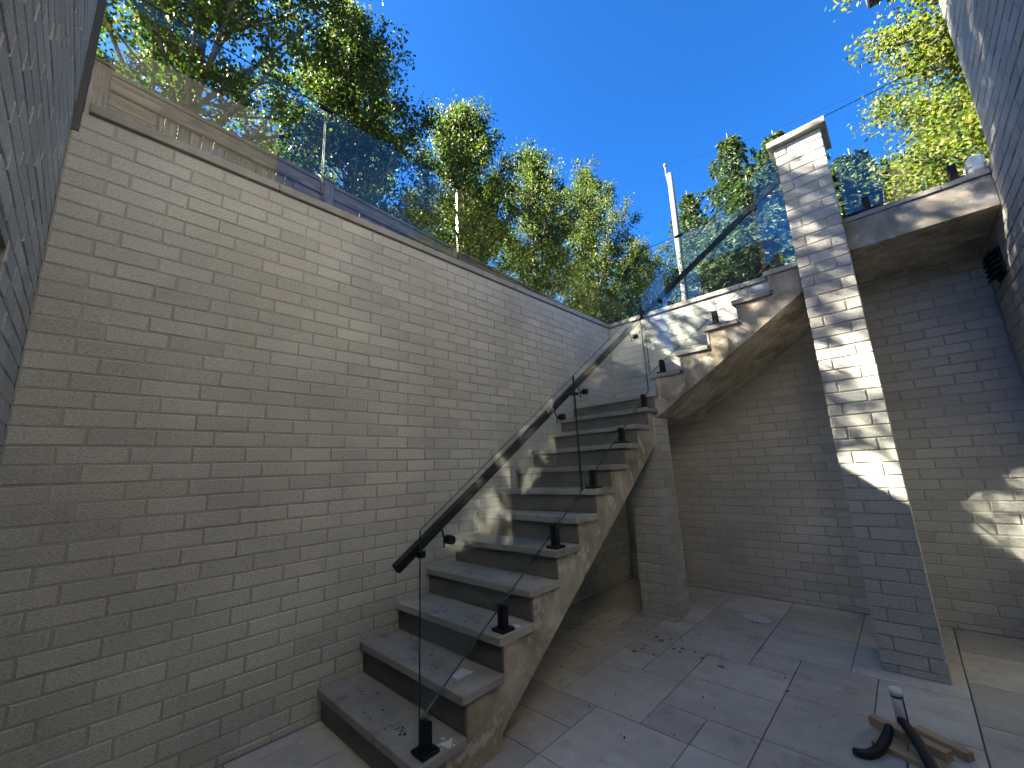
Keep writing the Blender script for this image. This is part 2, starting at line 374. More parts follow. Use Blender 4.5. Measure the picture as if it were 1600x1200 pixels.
# ------------------------------------------------------------------ ground and patio
g = MB(); B = 900
for (x0, x1, y0, y1) in ((-B, -0.42, -B, B), (3.72, B, YH+0.01, B), (-0.42, 3.72, L+0.42, B), (-0.42, B, -B, YN-.33)):
    g.add([(x0, y0, GRADE-0.02), (x1, y0, GRADE-0.02), (x1, y1, GRADE-0.02), (x0, y1, GRADE-0.02)], [(0, 1, 2, 3)])
g.obj('ground', M_GRASS, None, kind='structure')
patio = MB().box((-0.3, -1.5, -0.25), (W+0.3, L+0.3, -0.010), 0).obj('patio', M_GROUT, None, kind='structure')
U = 0.1425; TX0 = 0.96; TY0 = 2.8025
slabs = [(.674, 1.245, 2.517, 2.8025), (1.245, 1.815, 2.2325, 2.8025), (.96, 1.53, 2.8025, 3.40), (1.53, 1.815, 2.8025, 3.0875), (1.53, 2.09, 3.0875, 3.52),
         (1.53, 2.09, 3.52, 3.945), (1.805, 2.09, 3.945, 4.24), (1.235, 1.53, 3.40, 3.945), (.95, 1.235, 3.40, 3.675), (2.09, 2.52, 3.66, 4.24),
         (2.09, 2.66, 3.0875, 3.66), (1.805, 2.37, 4.24, 4.82), (2.37, 2.94, 4.24, 4.82), (2.52, 2.94, 3.66, 4.24), (2.94, 3.375, 3.945, 4.5), (2.94, 3.375, 3.40, 3.945), (2.66, 2.94, 3.0875, 3.66), (1.235, 1.805, 3.945, 4.515)]
XL = [0, .105, .39, .674, .957, 1.242, 1.53, 1.81, 2.09, 2.372, 2.52, 2.66, 2.942, 3.375, W]
YLn = [-.9, -.6175, -.3325, -.0475, .2375, .5225, .8075, 1.0925, 1.3775, 1.6625, 1.9475, 2.2325, 2.517, 2.8025, 3.0875, 3.40, 3.52, 3.665, 3.945, 4.24, 4.515, 4.82, 5.10, 5.39, L]
snap = lambda v, g_: min(range(len(g_)), key=lambda q: abs(g_[q]-v))
slabs = [(snap(a, XL), snap(b, XL), snap(c, YLn), snap(d, YLn)) for (a, b, c, d) in slabs]
cells = np.zeros((len(XL)-1, len(YLn)-1), bool)
for (a, b, c, d) in slabs: cells[a:b, c:d] = True
trnd = random.Random(3)
for j in range(len(YLn)-1):
    for i in range(len(XL)-1):
        if cells[i, j]: continue
        a = i+1; wmax = trnd.choice([.6, .6, .3]); hmax = trnd.choice([.6, .6, .3])
        while a < len(XL)-1 and not cells[a, j] and XL[a+1]-XL[i] < wmax: a += 1
        c = j+1
        while c < len(YLn)-1 and not cells[i:a, c].any() and YLn[c+1]-YLn[j] < hmax: c += 1
        cells[i:a, j:c] = True; slabs.append((i, a, j, c))
slabs = [(XL[a], XL[b], YLn[c], YLn[d]) for (a, b, c, d) in slabs]
def inset(v, lo, hi): return max(lo, min(hi, v))
for (x0, x1, y0, y1) in slabs:
    x0, x1, y0, y1 = inset(x0, 0, W), inset(x1, 0, W), inset(y0, -.9, L), inset(y1, -.9, L)
    if x1-x0 < .03 or y1-y0 < .03: continue
    box('paving_slab', (x0+.0035, y0+.0035, -.012), (x1-.0035, y1-.0035, rnd.uniform(-.0006, .0006)), M_TILE, patio, 0.0015)

# ------------------------------------------------------------------ retaining walls
def coping_run(parent, axis, a, b, near, far, seg, first):
    """stones along y (axis 1) or x (axis 0), mitre-free butt joints"""
    s = a; e = a+first
    while s < b-0.01:
        e = min(e, b); q = rnd.uniform(-.001, .001)
        if axis == 1: box('coping_stone', (far, s+.002, ZC+.004), (near, e-.002, CT+q), M_COPING, parent, .004)
        else: box('coping_stone', (s+.002, near, ZC+.004), (e-.002, far, CT+q), M_COPING, parent, .004)
        s = e; e = s+seg
wl_ = thing('retaining_wall', 'long light grey brick retaining wall with stone coping beside the stairs', 'wall')
box('mortar', (-0.38, YN, -0.2), (-0.0048, L+0.38, ZC), M_MORTAR, wl_, 0)
def hide_left(y, z):
    return y > 1.5 and z < min(12, 1+(y-nose(1))/RUN)*RIS
place_bricks(wl_, list(brick_rows(YN, L, 0.0, ZC, 0.025, 0.118)), lambda s, d, z: (0-d, s, z), 300, hide_left, 0.05)
coping_run(wl_, 1, YN+.05, L-0.022, 0.022, -0.40, 1.22, 0.95)
wb_ = thing('retaining_wall', 'light grey brick retaining wall behind the upper flight and pillars', 'wall')
box('mortar', (-0.0048, L+0.0048, -0.2), (W+.3, L+0.38, ZC), M_MORTAR, wb_, 0)
def hide_back(x, z):
    return (x < XU and z < 2.22) or (x > XU and z > 2.0+.65*(x-1.2) and z < 2.4+.629*(x-XU)) or (2.45 < x < 2.9 and z < 3.4)
place_bricks(wb_, list(brick_rows(0, W, 0.0, ZC, 0.108, 0.222)), lambda s, d, z: (s, L+d, z), 300, hide_back, 0.05)
coping_run(wb_, 0, -0.40, 2.56, L-0.022, L+0.40, 1.22, 1.0)

# ------------------------------------------------------------------ house
house = thing('brick_house', 'grey brick house walls rising beside and behind the sunken patio', 'house', (W, YN, 0))
house.location = (0, 0, 0)
HT = 5.42; HN = 3.46; HB = 6.8; BX0, BX1 = -0.36, 1.55  # unseen near wall right of the bay kept low to let sun in
box('wall', (W+0.007, -6, -0.2), (W+0.30, L+0.007, ZC), M_MORTAR, house, 0)
box('wall', (W+0.007, -6, ZC), (W+0.30, YH-.004, HT), M_MORTAR, house, 0)
DX0, DX1, DZ = 0.86, 1.95, 2.27
box('wall', (-0.01, YN-0.30, -0.2), (DX0-.004, YN-0.005, HN+.05), M_MORTAR, house, 0)
box('wall', (DX0-.004, YN-0.302, DZ+.004), (DX1+.004, YN-0.0052, HN-.002), M_MORTAR, house, 0)
box('wall', (DX1+.004, YN-0.30, -0.2), (W, YN-0.005, HN), M_MORTAR, house, 0)
allb = list(brick_rows(-W, -0.0, 0, HN, 0.05, 0.15, [(-DX1, -DX0, -1, DZ)]))
place_bricks(house, allb, lambda s, d, z: (-s, YN-d, z), 90, None, 0.05, 0.25)
rb = list(brick_rows(-L, -YN, 0, ZC, 0.03, 0.13))+[b for b in brick_rows(-YH, -YN, ZC, HT, 0.03, 0.13)]
place_bricks(house, rb, lambda s, d, z: (W+d, -s, z), 180, None, 0.05)
# return face of the far upper corner and the outer face of the near-left corner
for zz0, y0, y1, x in ((ZC, 0, 0, 0),):
    place_bricks(house, [(s, z, l_, h) for (s, z, l_, h) in brick_rows(-(W+.3), -W, ZC+.06, HT, 0.02, 0.12)], lambda s, d, z: (-s, YH-d+.004, z), 0, None, 0.004)
box('corner_trim', (-0.035, YN-.03, 3.36), (0.004, YN+.030, HB), M_DARKMETAL, house, .003)
box('wall', (BX0+.008, YN-0.45, HN+.06), (BX1-.008, YN-0.005, HB), M_MORTAR, house, 0)  # unseen tall bay: blocks sky reflections, made shallow to let sun past
box('wall', (BX0+.006, YN-0.445, GRADE-.3), (-0.013, YN-0.02, HN+.052), M_MORTAR, house, 0)
place_bricks(house, list(brick_rows(-BX1, -BX0, HN+.055, HB, 0.05, 0.15)), lambda s, d, z: (-s, YN-d, z), 40, None, 0.04, 0.25)
place_bricks(house, list(brick_rows(YN-.45, YN, HN+.055, HB, 0.05, 0.15)), lambda s, d, z: (BX1-d, s, z), 0, None, 0.04)
box('unseen_coping', (BX0-.03, YN-.48, HB+.002), (BX1+.03, YN+.03, HB+.05), M_COPING, house, .004)
# doorway beside the camera: reveal, frame, glazed leaf
dr = box('door', (DX0+.06, YN-.20, 0.02), (DX1-.06, YN-.15, DZ-.07), M_DARKMETAL, house, .004)
for a, b in (((DX0, YN-.24, 0), (DX0+.058, YN-.10, DZ-.002)), ((DX1-.058, YN-.24, 0), (DX1, YN-.10, DZ-.002)), ((DX0+.059, YN-.24, DZ-.065), (DX1-.059, YN-.10, DZ-.002))):
    box('door_frame', a, b, M_BLACK, dr, .003)
box('pane', (DX0+.17, YN-.147, 0.25), (DX1-.17, YN-.142, DZ-.20), M_DOORGLASS, dr, .001)
MB().tube([(DX1-.12, YN-.148, 1.0), (DX1-.12, YN-.09, 1.0), (DX1-.24, YN-.09, 1.0)], .010, 8).obj('handle', M_BLACK, dr)
# roof with dark gutter: eave corner overhangs the far upper corner
rf = MB(); e0 = 3.372; ye = 4.85; zt = HT+.16
rf.add([(e0, ye, zt), (9.5, ye, zt), (9.5, 2.2, 6.3), (e0+2.6, 2.2, 6.3), (e0, 2.0, zt), (e0, -2, zt), (e0, -5, zt), (e0+2.6, -5, 6.3), (9.5, -5, 6.3)],
       [(0, 1, 2, 3), (0, 3, 7, 6, 5, 4), (3, 2, 8, 7)])
roof = rf.obj('roof', M_SHINGLE, house)
M_CLAD = plain('unseen_cladding', (0.02, 0.02, 0.021), 0.8, 0, 0.12, 6)  # near black to keep the added storey's reflection in the glass weak
box('unseen_storey', (4.7, -5, 5.6), (9.3, 2.35, 8.9), M_CLAD, house, .01)  # unseen storey, added so the wall guard glass mirrors it instead of sky
MB().prism([(4.3, -5.2, 8.9), (9.7, -5.2, 8.9), (7.0, -5.2, 10.4)], (0, 7.9, 0)).obj('roof', M_SHINGLE, house)  # roof of the added storey
MB().box((e0+.02, -5, HT+.02), (9.4, ye-.02, HT+.04), 0).obj('soffit', M_WHITE, roof)
box('unseen_coping', (BX1+.004, YN-.33, HN+.002), (W-.002, YN+.03, HN+.05), M_COPING, house, .004)
gut = [(e0, -5, HT), (e0+.09, ye, HT+.13)], [(e0, ye-.09, HT), (9.4, ye, HT+.13)]
MB().box(gut[0][0], gut[0][1], .012).obj('gutter', M_DARKMETAL, roof)
MB().box((e0+.091, ye-.09, HT+.001), (9.4, ye+.001, HT+.131), .012).obj('gutter', M_DARKMETAL, roof)

# ------------------------------------------------------------------ pillars (pinwheel bond)
PW = 0.3406
def pillar(name, label, x0, y0, ztop):
    t = thing(name, label, 'pillar', (x0+PW/2, y0+PW/2, 0)); cx_, cy_ = PW/2, PW/2
    box('mortar', (-cx_+.007, -cy_+.007, -.01), (cx_-.007, cy_-.007, ztop-.004), M_MORTAR, t, 0)
    n = -1
    while True:
        zb = Z0+n*CH; zt_ = zb+CH; n += 1
        if zb > ztop-.02: break
        a, b = max(zb, 0)+JT/2, min(zt_, ztop)-JT/2
        if b-a < .012: continue
        if zb <= 0: a = 0.002
        odd = (n-1) % 2
        for k in range(4):
            # odd rows: short end first on the front; even rows mirrored
            lo, hi = (0.091, PW) if odd else (0, PW-.091)
            me = pillar_brick(hi-lo-JT/2, b-a)
            ob = link('brick', me, None, t)
            px = lo+JT/2-PW/2 if odd else -PW/2
            ob.matrix_local = Matrix.Rotation(k*math.pi/2, 4, 'Z') @ Matrix.Translation((px, -PW/2+rnd.uniform(-.001, .0012), a))
    return t
_pb = {}
def pillar_brick(Lb, H):
    key = (round(Lb, 3), round(H, 3), rnd.randrange(6))
    if key not in _pb:
        m = MB().box((0, 0, 0), (Lb, 0.0855, H), .004); r = random.Random(hash(key))
        m.v = [(x+r.uniform(-.001, .001), y+r.uniform(-.001, .001), z+r.uniform(-.001, .001)) for x, y, z in m.v]
        me = m.mesh('brick'); me.materials.append(M_BRICK); _pb[key] = me
    return _pb[key]
PX0, PY0, PZT = 2.5308, 4.4018, 4.2213
tp = pillar('brick_pillar', 'tall grey brick pillar with flat stone cap at the top of the stairs', PX0, PY0, PZT)
MB().box((-PW/2-.045, -PW/2-.048, PZT), (PW/2+.045, PW/2+.048, PZT+.056), .004).obj('cap', M_COPING, tp)
sp_ = pillar('brick_pillar', 'short grey brick pillar carrying the stair landing from below', 0.7500, 4.4247, 1.945)

# ------------------------------------------------------------------ staircase
st = thing('staircase', 'concrete staircase with grey stone treads turning at a corner landing', 'staircase', (0, 0, 0))
zu = lambda y: .085+.69*(y-2.135)
XB = XS-.026
def sliced(parent, name, cuts, bot, w0, w1, to3):
    """solid under a stepped top: cuts = [(a, b, ztop)], bot(t) = underside; caps are quads, no concave faces"""
    m = MB(); eps = 1e-6
    def q(pts): m.add(pts, [tuple(range(len(pts)))])
    n = len(cuts)
    for k, (a, b, zt_) in enumerate(cuts):
        za, zb_ = bot(a+eps), bot(b-eps)
        for w_ in (w0, w1): q([to3(w_, a, za), to3(w_, b, zb_), to3(w_, b, zt_), to3(w_, a, zt_)])
        q([to3(w0, a, zt_), to3(w1, a, zt_), to3(w1, b, zt_), to3(w0, b, zt_)])
        q([to3(w0, a, za), to3(w1, a, za), to3(w1, b, zb_), to3(w0, b, zb_)])
        lo = cuts[k-1][2] if k else za
        if abs(lo-zt_) > 1e-5: q([to3(w0, a, lo), to3(w1, a, lo), to3(w1, a, zt_), to3(w0, a, zt_)])
        pb = bot(a-eps) if k else za
        if k and abs(pb-za) > 1e-4: q([to3(w0, a, pb), to3(w1, a, pb), to3(w1, a, za), to3(w0, a, za)])
    a, b, zt_ = cuts[-1]; q([to3(w0, b, bot(b-eps)), to3(w1, b, bot(b-eps)), to3(w1, b, zt_), to3(w0, b, zt_)])
    import bmesh
    me = m.mesh(name); bm = bmesh.new(); bm.from_mesh(me); bmesh.ops.remove_doubles(bm, verts=bm.verts, dist=1e-4); bmesh.ops.recalc_face_normals(bm, faces=bm.faces); bm.to_mesh(me); bm.free()
    return link(name, me, M_CONC, parent)
def split(cuts, pts):
    for p in pts: cuts = [c for (a, b, z) in cuts for c in (((a, p, z), (p, b, z)) if a+1e-4 < p < b-1e-4 else ((a, b, z),))]
    return cuts
ysof = 2.135+(1.95-.085)/.69
lowb = lambda y: 0.0 if y < 2.135 else min(1.95, .085+.69*(y-2.135))
cuts = [(nose(k)+.05, nose(k+1)+.05, k*RIS-.047) for k in range(1, 12)]+[(YL+.05, L-.003, 12*RIS-.047)]
sliced(st, 'lower_flight', split(cuts, [2.135, ysof]), lowb, 0.003, XB, lambda w_, t, z: (w_, t, z))
for k in range(1, 12):
    box('tread', (0.004, nose(k), k*RIS-.045), (XS+rnd.uniform(-.002, .002), nose(k+1)+.028, k*RIS), M_TREAD, st, .004)
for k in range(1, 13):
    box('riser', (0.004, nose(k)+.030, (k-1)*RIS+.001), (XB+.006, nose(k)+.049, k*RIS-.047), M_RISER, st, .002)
box('landing_slab', (0.004, YL, 12*RIS-.045), (XU+.028, L-.004, 12*RIS), M_TREAD, st, .004)
nu = lambda k: XU+(k-13)*RUNU
YB = YU+.026
upb = lambda x: 1.953 if x < 1.103 else min(2.0+.65*(x-1.175), 3.08)
cuts = [(XB+.002, nu(13)+.05, 12*RIS-.060)]+[(nu(k)+.05, nu(k+1)+.05, k*RIS-.047) for k in range(13, 18)]+[(nu(18)+.05, 2.86, 17*RIS+.139)]
sliced(st, 'upper_flight', split(cuts, [1.103]), upb, L-.003, YB, lambda w_, t, z: (t, w_, z))
for k in range(13, 18):
    box('tread', (nu(k), YU+rnd.uniform(-.002, .002), k*RIS-.045), (nu(k+1)+.028, L-.004, k*RIS), M_TREAD, st, .004)
    box('riser', (nu(k)+.030, YB-.006, (k-1)*RIS+.001), (nu(k)+.049, L-.004, k*RIS-.047), M_TREAD, st, .002)
box('riser', (nu(18)+.030, YB-.006, 17*RIS+.001), (nu(18)+.049, L-.004, 17*RIS+.100), M_TREAD, st, .002)
box('tread', (nu(18), YU, 17*RIS+.141), (2.866, L-.004, 17*RIS+.186), M_TREAD, st, .004)

# ------------------------------------------------------------------ walkway slab above the passage
sl = thing('walkway_slab', 'concrete walkway slab bridging from the tall pillar to the house wall', 'slab')
YS = 4.6428
box('slab', (2.871, YS+.004, 3.1504), (W-.002, L+.38, 3.398), M_CONC, sl, .003)
for a, b in ((2.862+.01, 3.15), (3.15, 3.46), (3.46, W-.003)):
    box('edge_stone', (a+.0015, YS-.012, 3.400), (b-.0015, YS+.31, 3.4391), M_COPING, sl, .003)
    box('edge_stone', (a+.0015, YS+.313, 3.400), (b-.0015, L+.38, 3.4385), M_COPING, sl, .003)
wt = thing('trim_block', 'small white trim block at the end of the walkway slab by the house corner', 'trim', (W-.05, 4.70, 3.44))
MB().box((-.045, -.075, 0), (.045, .16, .14), .02).obj('block', M_WHITE, wt)
MB().box((-.047, -.077, .05), (.047, .162, .056), .002).obj('bead', M_WHITE, wt)

# ------------------------------------------------------------------ glass balustrades
TG = 0.012
def spigot(parent, x, y, z, h=0.15):
    s = MB().box((-.024, -.024, .018), (.024, .024, h), .003)
    s.v = [(a, b, c-(0.022*(b+.024)/.048 if c > h-.02 else 0)) for a, b, c in s.v]
    o = s.obj('spigot', M_BLACK, parent); o.location = (x, y, z)
    MB().box((-.05, -.05, 0), (.05, .05, .018), .005).obj('base_plate', M_BLACK, o)
    return o
def pane(parent, poly, normal_ext):
    """glass sheet: big faces clear glass, rim polished edge"""
    n = len(poly); P = [np.array(p, float) for p in poly]; E = np.array(normal_ext, float)
    m = MB(); m.add(P+[p+E for p in P], [tuple(range(n))[::-1], tuple(range(n, 2*n))], 0)
    m.f += [(i, (i+1) % n, (i+1) % n+n, i+n) for i in range(n)]; m.mi += [1]*n
    return m.obj('glass_panel', [M_GLASS, M_GEDGE], parent)
XG = 1.034
def lowz(y): return (y-nose(1))*RIS/RUN+RIS
gb = thing('glass_balustrade', 'clear glass stair balustrade on black spigots along the lower flight', 'balustrade')
yA, yB, yC = 1.632, 3.105, 4.500
ztop = lambda y: 1.187+(y-1.634)*.6935
zbot = lambda y: lowz(y)+.045
for a, b in ((yA, yB), (yB+.012, yC)):
    pane(gb, [(XG, a, max(zbot(a), .33)), (XG, b, zbot(b)), (XG, b, ztop(b)), (XG, a, ztop(a))], (TG, 0, 0))
for k in (1, 3, 5, 7, 9, 11): spigot(gb, XG+TG/2, nose(k)+.095, k*RIS)
zz = ztop(yB)-.145
box('joint_clamp', (XG-.03, yB-.045, zz-.012), (XG+TG+.008, yB+.055, zz+.012), M_BLACK, gb, .003)
box('end_clamp', (XG-.02, yA-.004, 1.05), (XG+TG+.003, yA+.03, 1.082), M_BLACK, gb, .002)
gu = thing('glass_balustrade', 'clear glass balustrade on black spigots along the upper flight to the pillar', 'balustrade')
YG = YU+.055
uz = lambda x: (x-nu(13))*RIS/RUNU+13*RIS
zub = lambda x: uz(x)+.045; zut = lambda x: uz(x)+.98
for a, b in ((XG+.02, 1.80), (1.812, PX0-.02)):
    pane(gu, [(a, YG, zub(a)), (b, YG, zub(b)), (b, YG, zut(b)), (a, YG, zut(a))][::-1], (0, TG, 0))
for k in (13, 15, 17): spigot(gu, nu(k)+.12, YG+TG/2, k*RIS)
# handrail, continuous round the landing corner
hr = thing('handrail', 'black square handrail climbing inside the stair glass up to the tall pillar', 'handrail')
XR = 0.965; YR = YG+TG+.065
rz = lambda y: 1.006+(y-1.539)*.6775
ruz = lambda x: 3.18+(x-1.09)*.607
def bar(p, q, wd, ht):
    p = Vector(p); q = Vector(q); d = (q-p); L_ = d.length; d.normalize(); side = d.cross(Vector((0, 0, 1))).normalized(); u = side.cross(d)
    Mx = Matrix(((d.x, side.x, u.x, p.x), (d.y, side.y, u.y, p.y), (d.z, side.z, u.z, p.z), (0, 0, 0, 1)))
    return MB().box((0, -wd/2, -ht/2), (L_, wd/2, ht/2), .004, 0, Mx)
yE = YR
bar((XR, 1.539, rz(1.539)), (XR, yE, rz(yE)), .040, .050).obj('rail', M_BLACK, hr)
bar((XR-.02, YR, rz(yE)+.002), (PX0, YR, ruz(PX0)), .040, .050).obj('rail', M_BLACK, hr)
def bracket(p_disc, axis, rail_pt):
    m = MB(); d = np.array(p_disc, float); a = np.array(axis, float); r = np.array(rail_pt, float)
    m.tube([d+a*.016, d-a*.028], .024, 16); b = d-a*.055; m.tube([d-a*.02, b], .009, 8)
    m.tube([b+np.array((0, 0, -.045)), b+np.array((0, 0, -.0)), r+np.array((0, 0, -.022))], .006, 6)
    m.obj('bracket', M_BLACK, hr)
for y in (1.822, 2.921, 3.271, 4.333): bracket((XG+TG, y, rz(y)-.085), (1, 0, 0), (XR, y, rz(y)))
for x in (1.263, 2.277): bracket((x, YG, ruz(x)-.075), (0, -1, 0), (x, YR, ruz(x)))
# guards on the walls and the slab
def guard(label, pts_axis, fixed, z0, z1, joints, nspig, flip=False):
    t = thing('glass_guard', label, 'balustrade')
    for a, b in joints:
        a += .006; b -= .006
        if pts_axis == 1: pane(t, [(fixed, a, z0+.05), (fixed, b, z0+.05), (fixed, b, z1), (fixed, a, z1)], (TG, 0, 0))
        else: pane(t, [(a, fixed, z0+.05), (a, fixed, z1), (b, fixed, z1), (b, fixed, z0+.05)], (0, TG, 0))
        n = 2
        for q in range(n):
            s = a+(b-a)*(0.18+0.64*q)
            spigot(t, *((fixed+TG/2, s, z0) if pts_axis == 1 else (s, fixed+TG/2, z0)))
    for (a, b), (c, d) in zip(joints[:-1], joints[1:]):
        if pts_axis == 1: box('top_clip', (fixed-.012, b-.055, z1-.022), (fixed+TG+.012, b+.055, z1+.006), M_BLACK, t, .003)
        else: box('top_clip', (b-.055, fixed-.012, z1-.022), (b+.055, fixed+TG+.012, z1+.006), M_BLACK, t, .003)
    return t
guard('frameless glass guard standing on the long retaining wall coping', 1, -0.206, CT, 4.625, [(.20, 1.483), (1.483, 2.92), (2.92, 4.395), (4.395, L+.19)], 2)
guard('frameless glass guard standing on the back retaining wall coping', 0, L+.20, CT, 4.625, [(-.19, 1.128), (1.128, 2.50)], 2)
guard('frameless glass guard on the edge of the walkway slab', 0, YS+.045, 3.4391, 4.50, [(2.895, W-.02)], 2)

# ------------------------------------------------------------------ louvre vent on the house wall
vt = thing('wall_vent', 'black louvred vent on the shaded wall under the walkway slab', 'vent', (W, 5.18, 2.88))
MB().box((-.02, -.13, -.11), (.0, .13, .11), .004).obj('frame', M_BLACK, vt)
for k in range(5):
    z = -.10+k*.042
    MB().prism([(-.02, -.12, z+.034), (-.075, -.12, z+.002), (-.070, -.12, z-.004), (-.02, -.12, z+.022)], (0, .24, 0)).obj('slat', M_BLACK, vt)

# ------------------------------------------------------------------ wooden fence
fn = thing('wooden_fence', 'weathered wooden garden fence with capped rail behind the glass guard', 'fence')
F0 = np.array((-1.80, -2.35)); fd = np.array((-0.55, 7.6)); fd /= np.linalg.norm(fd); fnrm = np.array((fd[1], -fd[0]))
FZ = 5.33
def fmat(s, off, z):
    p = F0+fd*s+fnrm*off
    return Matrix(((fnrm[0], fd[0], 0, p[0]), (fnrm[1], fd[1], 0, p[1]), (0, 0, 1, z), (0, 0, 0, 1)))
def fbox(name, s0, s1, o0, o1, z0, z1, m, bev=.004):
    o = MB().box((o0, 0, z0), (o1, s1-s0, z1), bev).obj(name, m, fn); o.matrix_local = fmat(s0, 0, 0); return o
posts = [-2.2+2.36+.0, 2.36+.13, 4.58, 6.86, 9.14, 11.4]
posts = [0.12, 2.42, 4.60, 6.88, 9.16, 11.4]
for p in posts:
    fbox('post', p-.06, p+.06, -.045, .075, GRADE-.3, FZ+.06, M_PICKET)
    fbox('post_cap', p-.08, p+.08, -.065, .095, FZ+.061, FZ+.09, M_FENCE)
for a, b in zip(posts[:-1], posts[1:]):
    a2, b2 = a+.062, b-.062
    fbox('cap_rail', a2, b2, -.05, .09, FZ-.005, FZ+.035, M_FENCE)
    fbox('top_board', a2, b2, .03, .065, FZ-.16, FZ-.008, M_FENCE)
    fbox('bottom_rail', a2, b2, .03, .065, GRADE+.10, GRADE+.22, M_FENCE)
    for e0_, e1_ in ((a2, a2+.36), (b2-.36, b2)):
        for zz_ in (FZ-.31, FZ-.455): fbox('board', e0_, e1_, .012, .04, zz_, zz_+.14, M_FENCE)
    s = a2+.01
    while s < b2-.09:
        wd_ = rnd.uniform(.088, .098); z1_ = FZ-.165+rnd.uniform(-.012, .0)
        fbox('picket', s, min(s+wd_, b2), -.02, .006, GRADE+.03, z1_+.13, M_PICKET, .002)
        s += wd_+rnd.uniform(.006, .018)

# ------------------------------------------------------------------ vegetation
def np_mesh(name, V, F, material, parent, **props):
    me = bpy.data.meshes.new(name); nV, nF, k = len(V), len(F), F.shape[1]
    me.vertices.add(nV); me.vertices.foreach_set('co', V.astype(np.float32).ravel())
    me.loops.add(nF*k); me.loops.foreach_set('vertex_index', F.astype(np.int32).ravel())
    me.polygons.add(nF); me.polygons.foreach_set('loop_start', np.arange(0, nF*k, k, dtype=np.int32))
    me.update(calc_edges=True); me.validate()
    return link(name, me, material, parent, **props)
def leaves(P, size, rs, up_bias=0.25, aspect=0.62, direc=None, dir_w=0.0):
    """one pointed leaf (folded pair of triangles as a quad) per point"""
    n = len(P); d = rs.normal(size=(n, 3))
    if direc is not None: d = d*(1-dir_w)+direc*dir_w*1.7
    d /= np.linalg.norm(d, axis=1, keepdims=True); q = rs.normal(size=(n, 3)); q[:, 2] += up_bias*2
    s = np.cross(d, q); s /= np.linalg.norm(s, axis=1, keepdims=True)+1e-9
    nn = np.cross(s, d); L_ = size*rs.uniform(.65, 1.25, (n, 1)); w_ = L_*aspect*.5
    V = np.stack([P, P+d*L_*.5+s*w_+nn*L_*.08, P+d*L_, P+d*L_*.5-s*w_+nn*L_*.08], 1).reshape(-1, 3)
    return V, np.arange(4*n).reshape(-1, 4)
def broadleaf(name, label, base, height, rad, nleaf, lsize, material, seed, first=0.22, steep=(.35, .8), nlimb=70, group=None, clump=.2, taper=1.35, density_top=1.0):
    rs = np.random.RandomState(seed); t = thing(name, label, 'tree', base, group)
    wob = rs.normal(size=(8, 2))*.10; zs = np.linspace(0, 1, 8)
    path = np.stack([np.cumsum(wob[:, 0])*.35, np.cumsum(wob[:, 1])*.35, zs*height*.97], 1); path[0, :2] = 0
    m = MB(); m.tube(path, list(np.linspace(height*.016+.02, .012, 8)), 9)
    tw = []; dirs = []
    for i in range(nlimb):
        f = first+(1-first)*((i+rs.rand())/nlimb)**.9*.97; p0 = np.array([np.interp(f, zs, path[:, k]) for k in range(3)])
        env = rad*min(1.0, (f-first+.10)/.22)*max(.05, (1-f)/(1-first))**(1/taper)*1.25*rs.uniform(.72, 1.12)
        env = min(env, rad*1.1); th = i*2.39996+rs.normal()*.4; el = rs.uniform(*steep)
        dr_ = np.array([math.cos(th), math.sin(th), 0]); ln_ = max(env, .15); pts = []
        for q in np.linspace(0, 1, 6): pts.append(p0+dr_*ln_*q+np.array([0, 0, ln_*(math.tan(el)*q*.85+.25*q*q)])+rs.normal(size=3)*.025*q*ln_)
        m.tube(pts, list(np.linspace(.012+.012*ln_, .004, 6)), 5, 0, False)
        pts = np.array(pts)
        for q in range(int(5+ln_*9)):
            u = rs.uniform(.18, 1.02); c = np.array([np.interp(u, np.linspace(0, 1, 6), pts[:, k]) for k in range(3)])
            dd = rs.normal(size=3); dd[2] = abs(dd[2])*.8; dd /= np.linalg.norm(dd); lt = rs.uniform(.12, .42)*min(1.0, .5+ln_*.4)
            m.tube([c, c+dd*lt], [.005, .002], 3, 0, False); tw.append((c, c+dd*lt))
    m.obj('trunk', M_BARK, t, True)
    tw = np.array(tw); k = rs.randint(0, len(tw), nleaf); wgt = rs.rand(len(tw)) < .93; k = k[wgt[k]]
    u = rs.rand(len(k), 1)**.7; P = tw[k, 0]*(1-u)+tw[k, 1]*u+rs.normal(size=(len(k), 3))*clump*.33
    V, F = leaves(P, lsize, rs, .35)
    np_mesh('crown', V, F, material, t)
    return t
GP = 'pear trees in a row beyond the wooden fence'
pear = [  # y, height above grade, crown radius, leaves, label
    (-2.55, 11.0, 2.0, 110000, 'unseen broad pear tree added beside the house corner to shade the wall'),  # out of view, added to keep sun off the right house wall
    (0.95, 9.9, 2.25, 62000, 'wide leafy pear tree spreading above the first fence bay'),
    (3.5, 8.1, 1.8, 60000, 'tall dense pear tree over the second fence post'),
    (6.35, 7.9, 1.85, 52000, 'narrow pointed pear tree over the third fence bay'),
    (8.95, 7.9, 1.7, 40000, 'slim pear tree between the pointed and the conical pear trees'),
    (12.3, 9.2, 2.3, 62000, 'conical pear tree with a spire top near the utility pole'),
    (15.8, 7.2, 2.2, 42000, 'low dark pear tree at the far end of the fence row')]
for i, (y, h, r, nl, lb) in enumerate(pear):
    broadleaf('pear_tree', lb, (-4.0+rnd.uniform(-.15, .15), y, GRADE-.05), h, r, nl, .074, M_PEAR, 20+i, .10, (.55, .95), 60+int(h*4), GP, .26)
broadleaf('maple_tree', 'bright yellow green maple tree behind the walkway slab guard', (8.3, 12.6, GRADE-.05), 11.0, 4.5, 300000, .10, M_MAPLE, 61, .10, (.1, .6), 190, None, .5, 2.4)
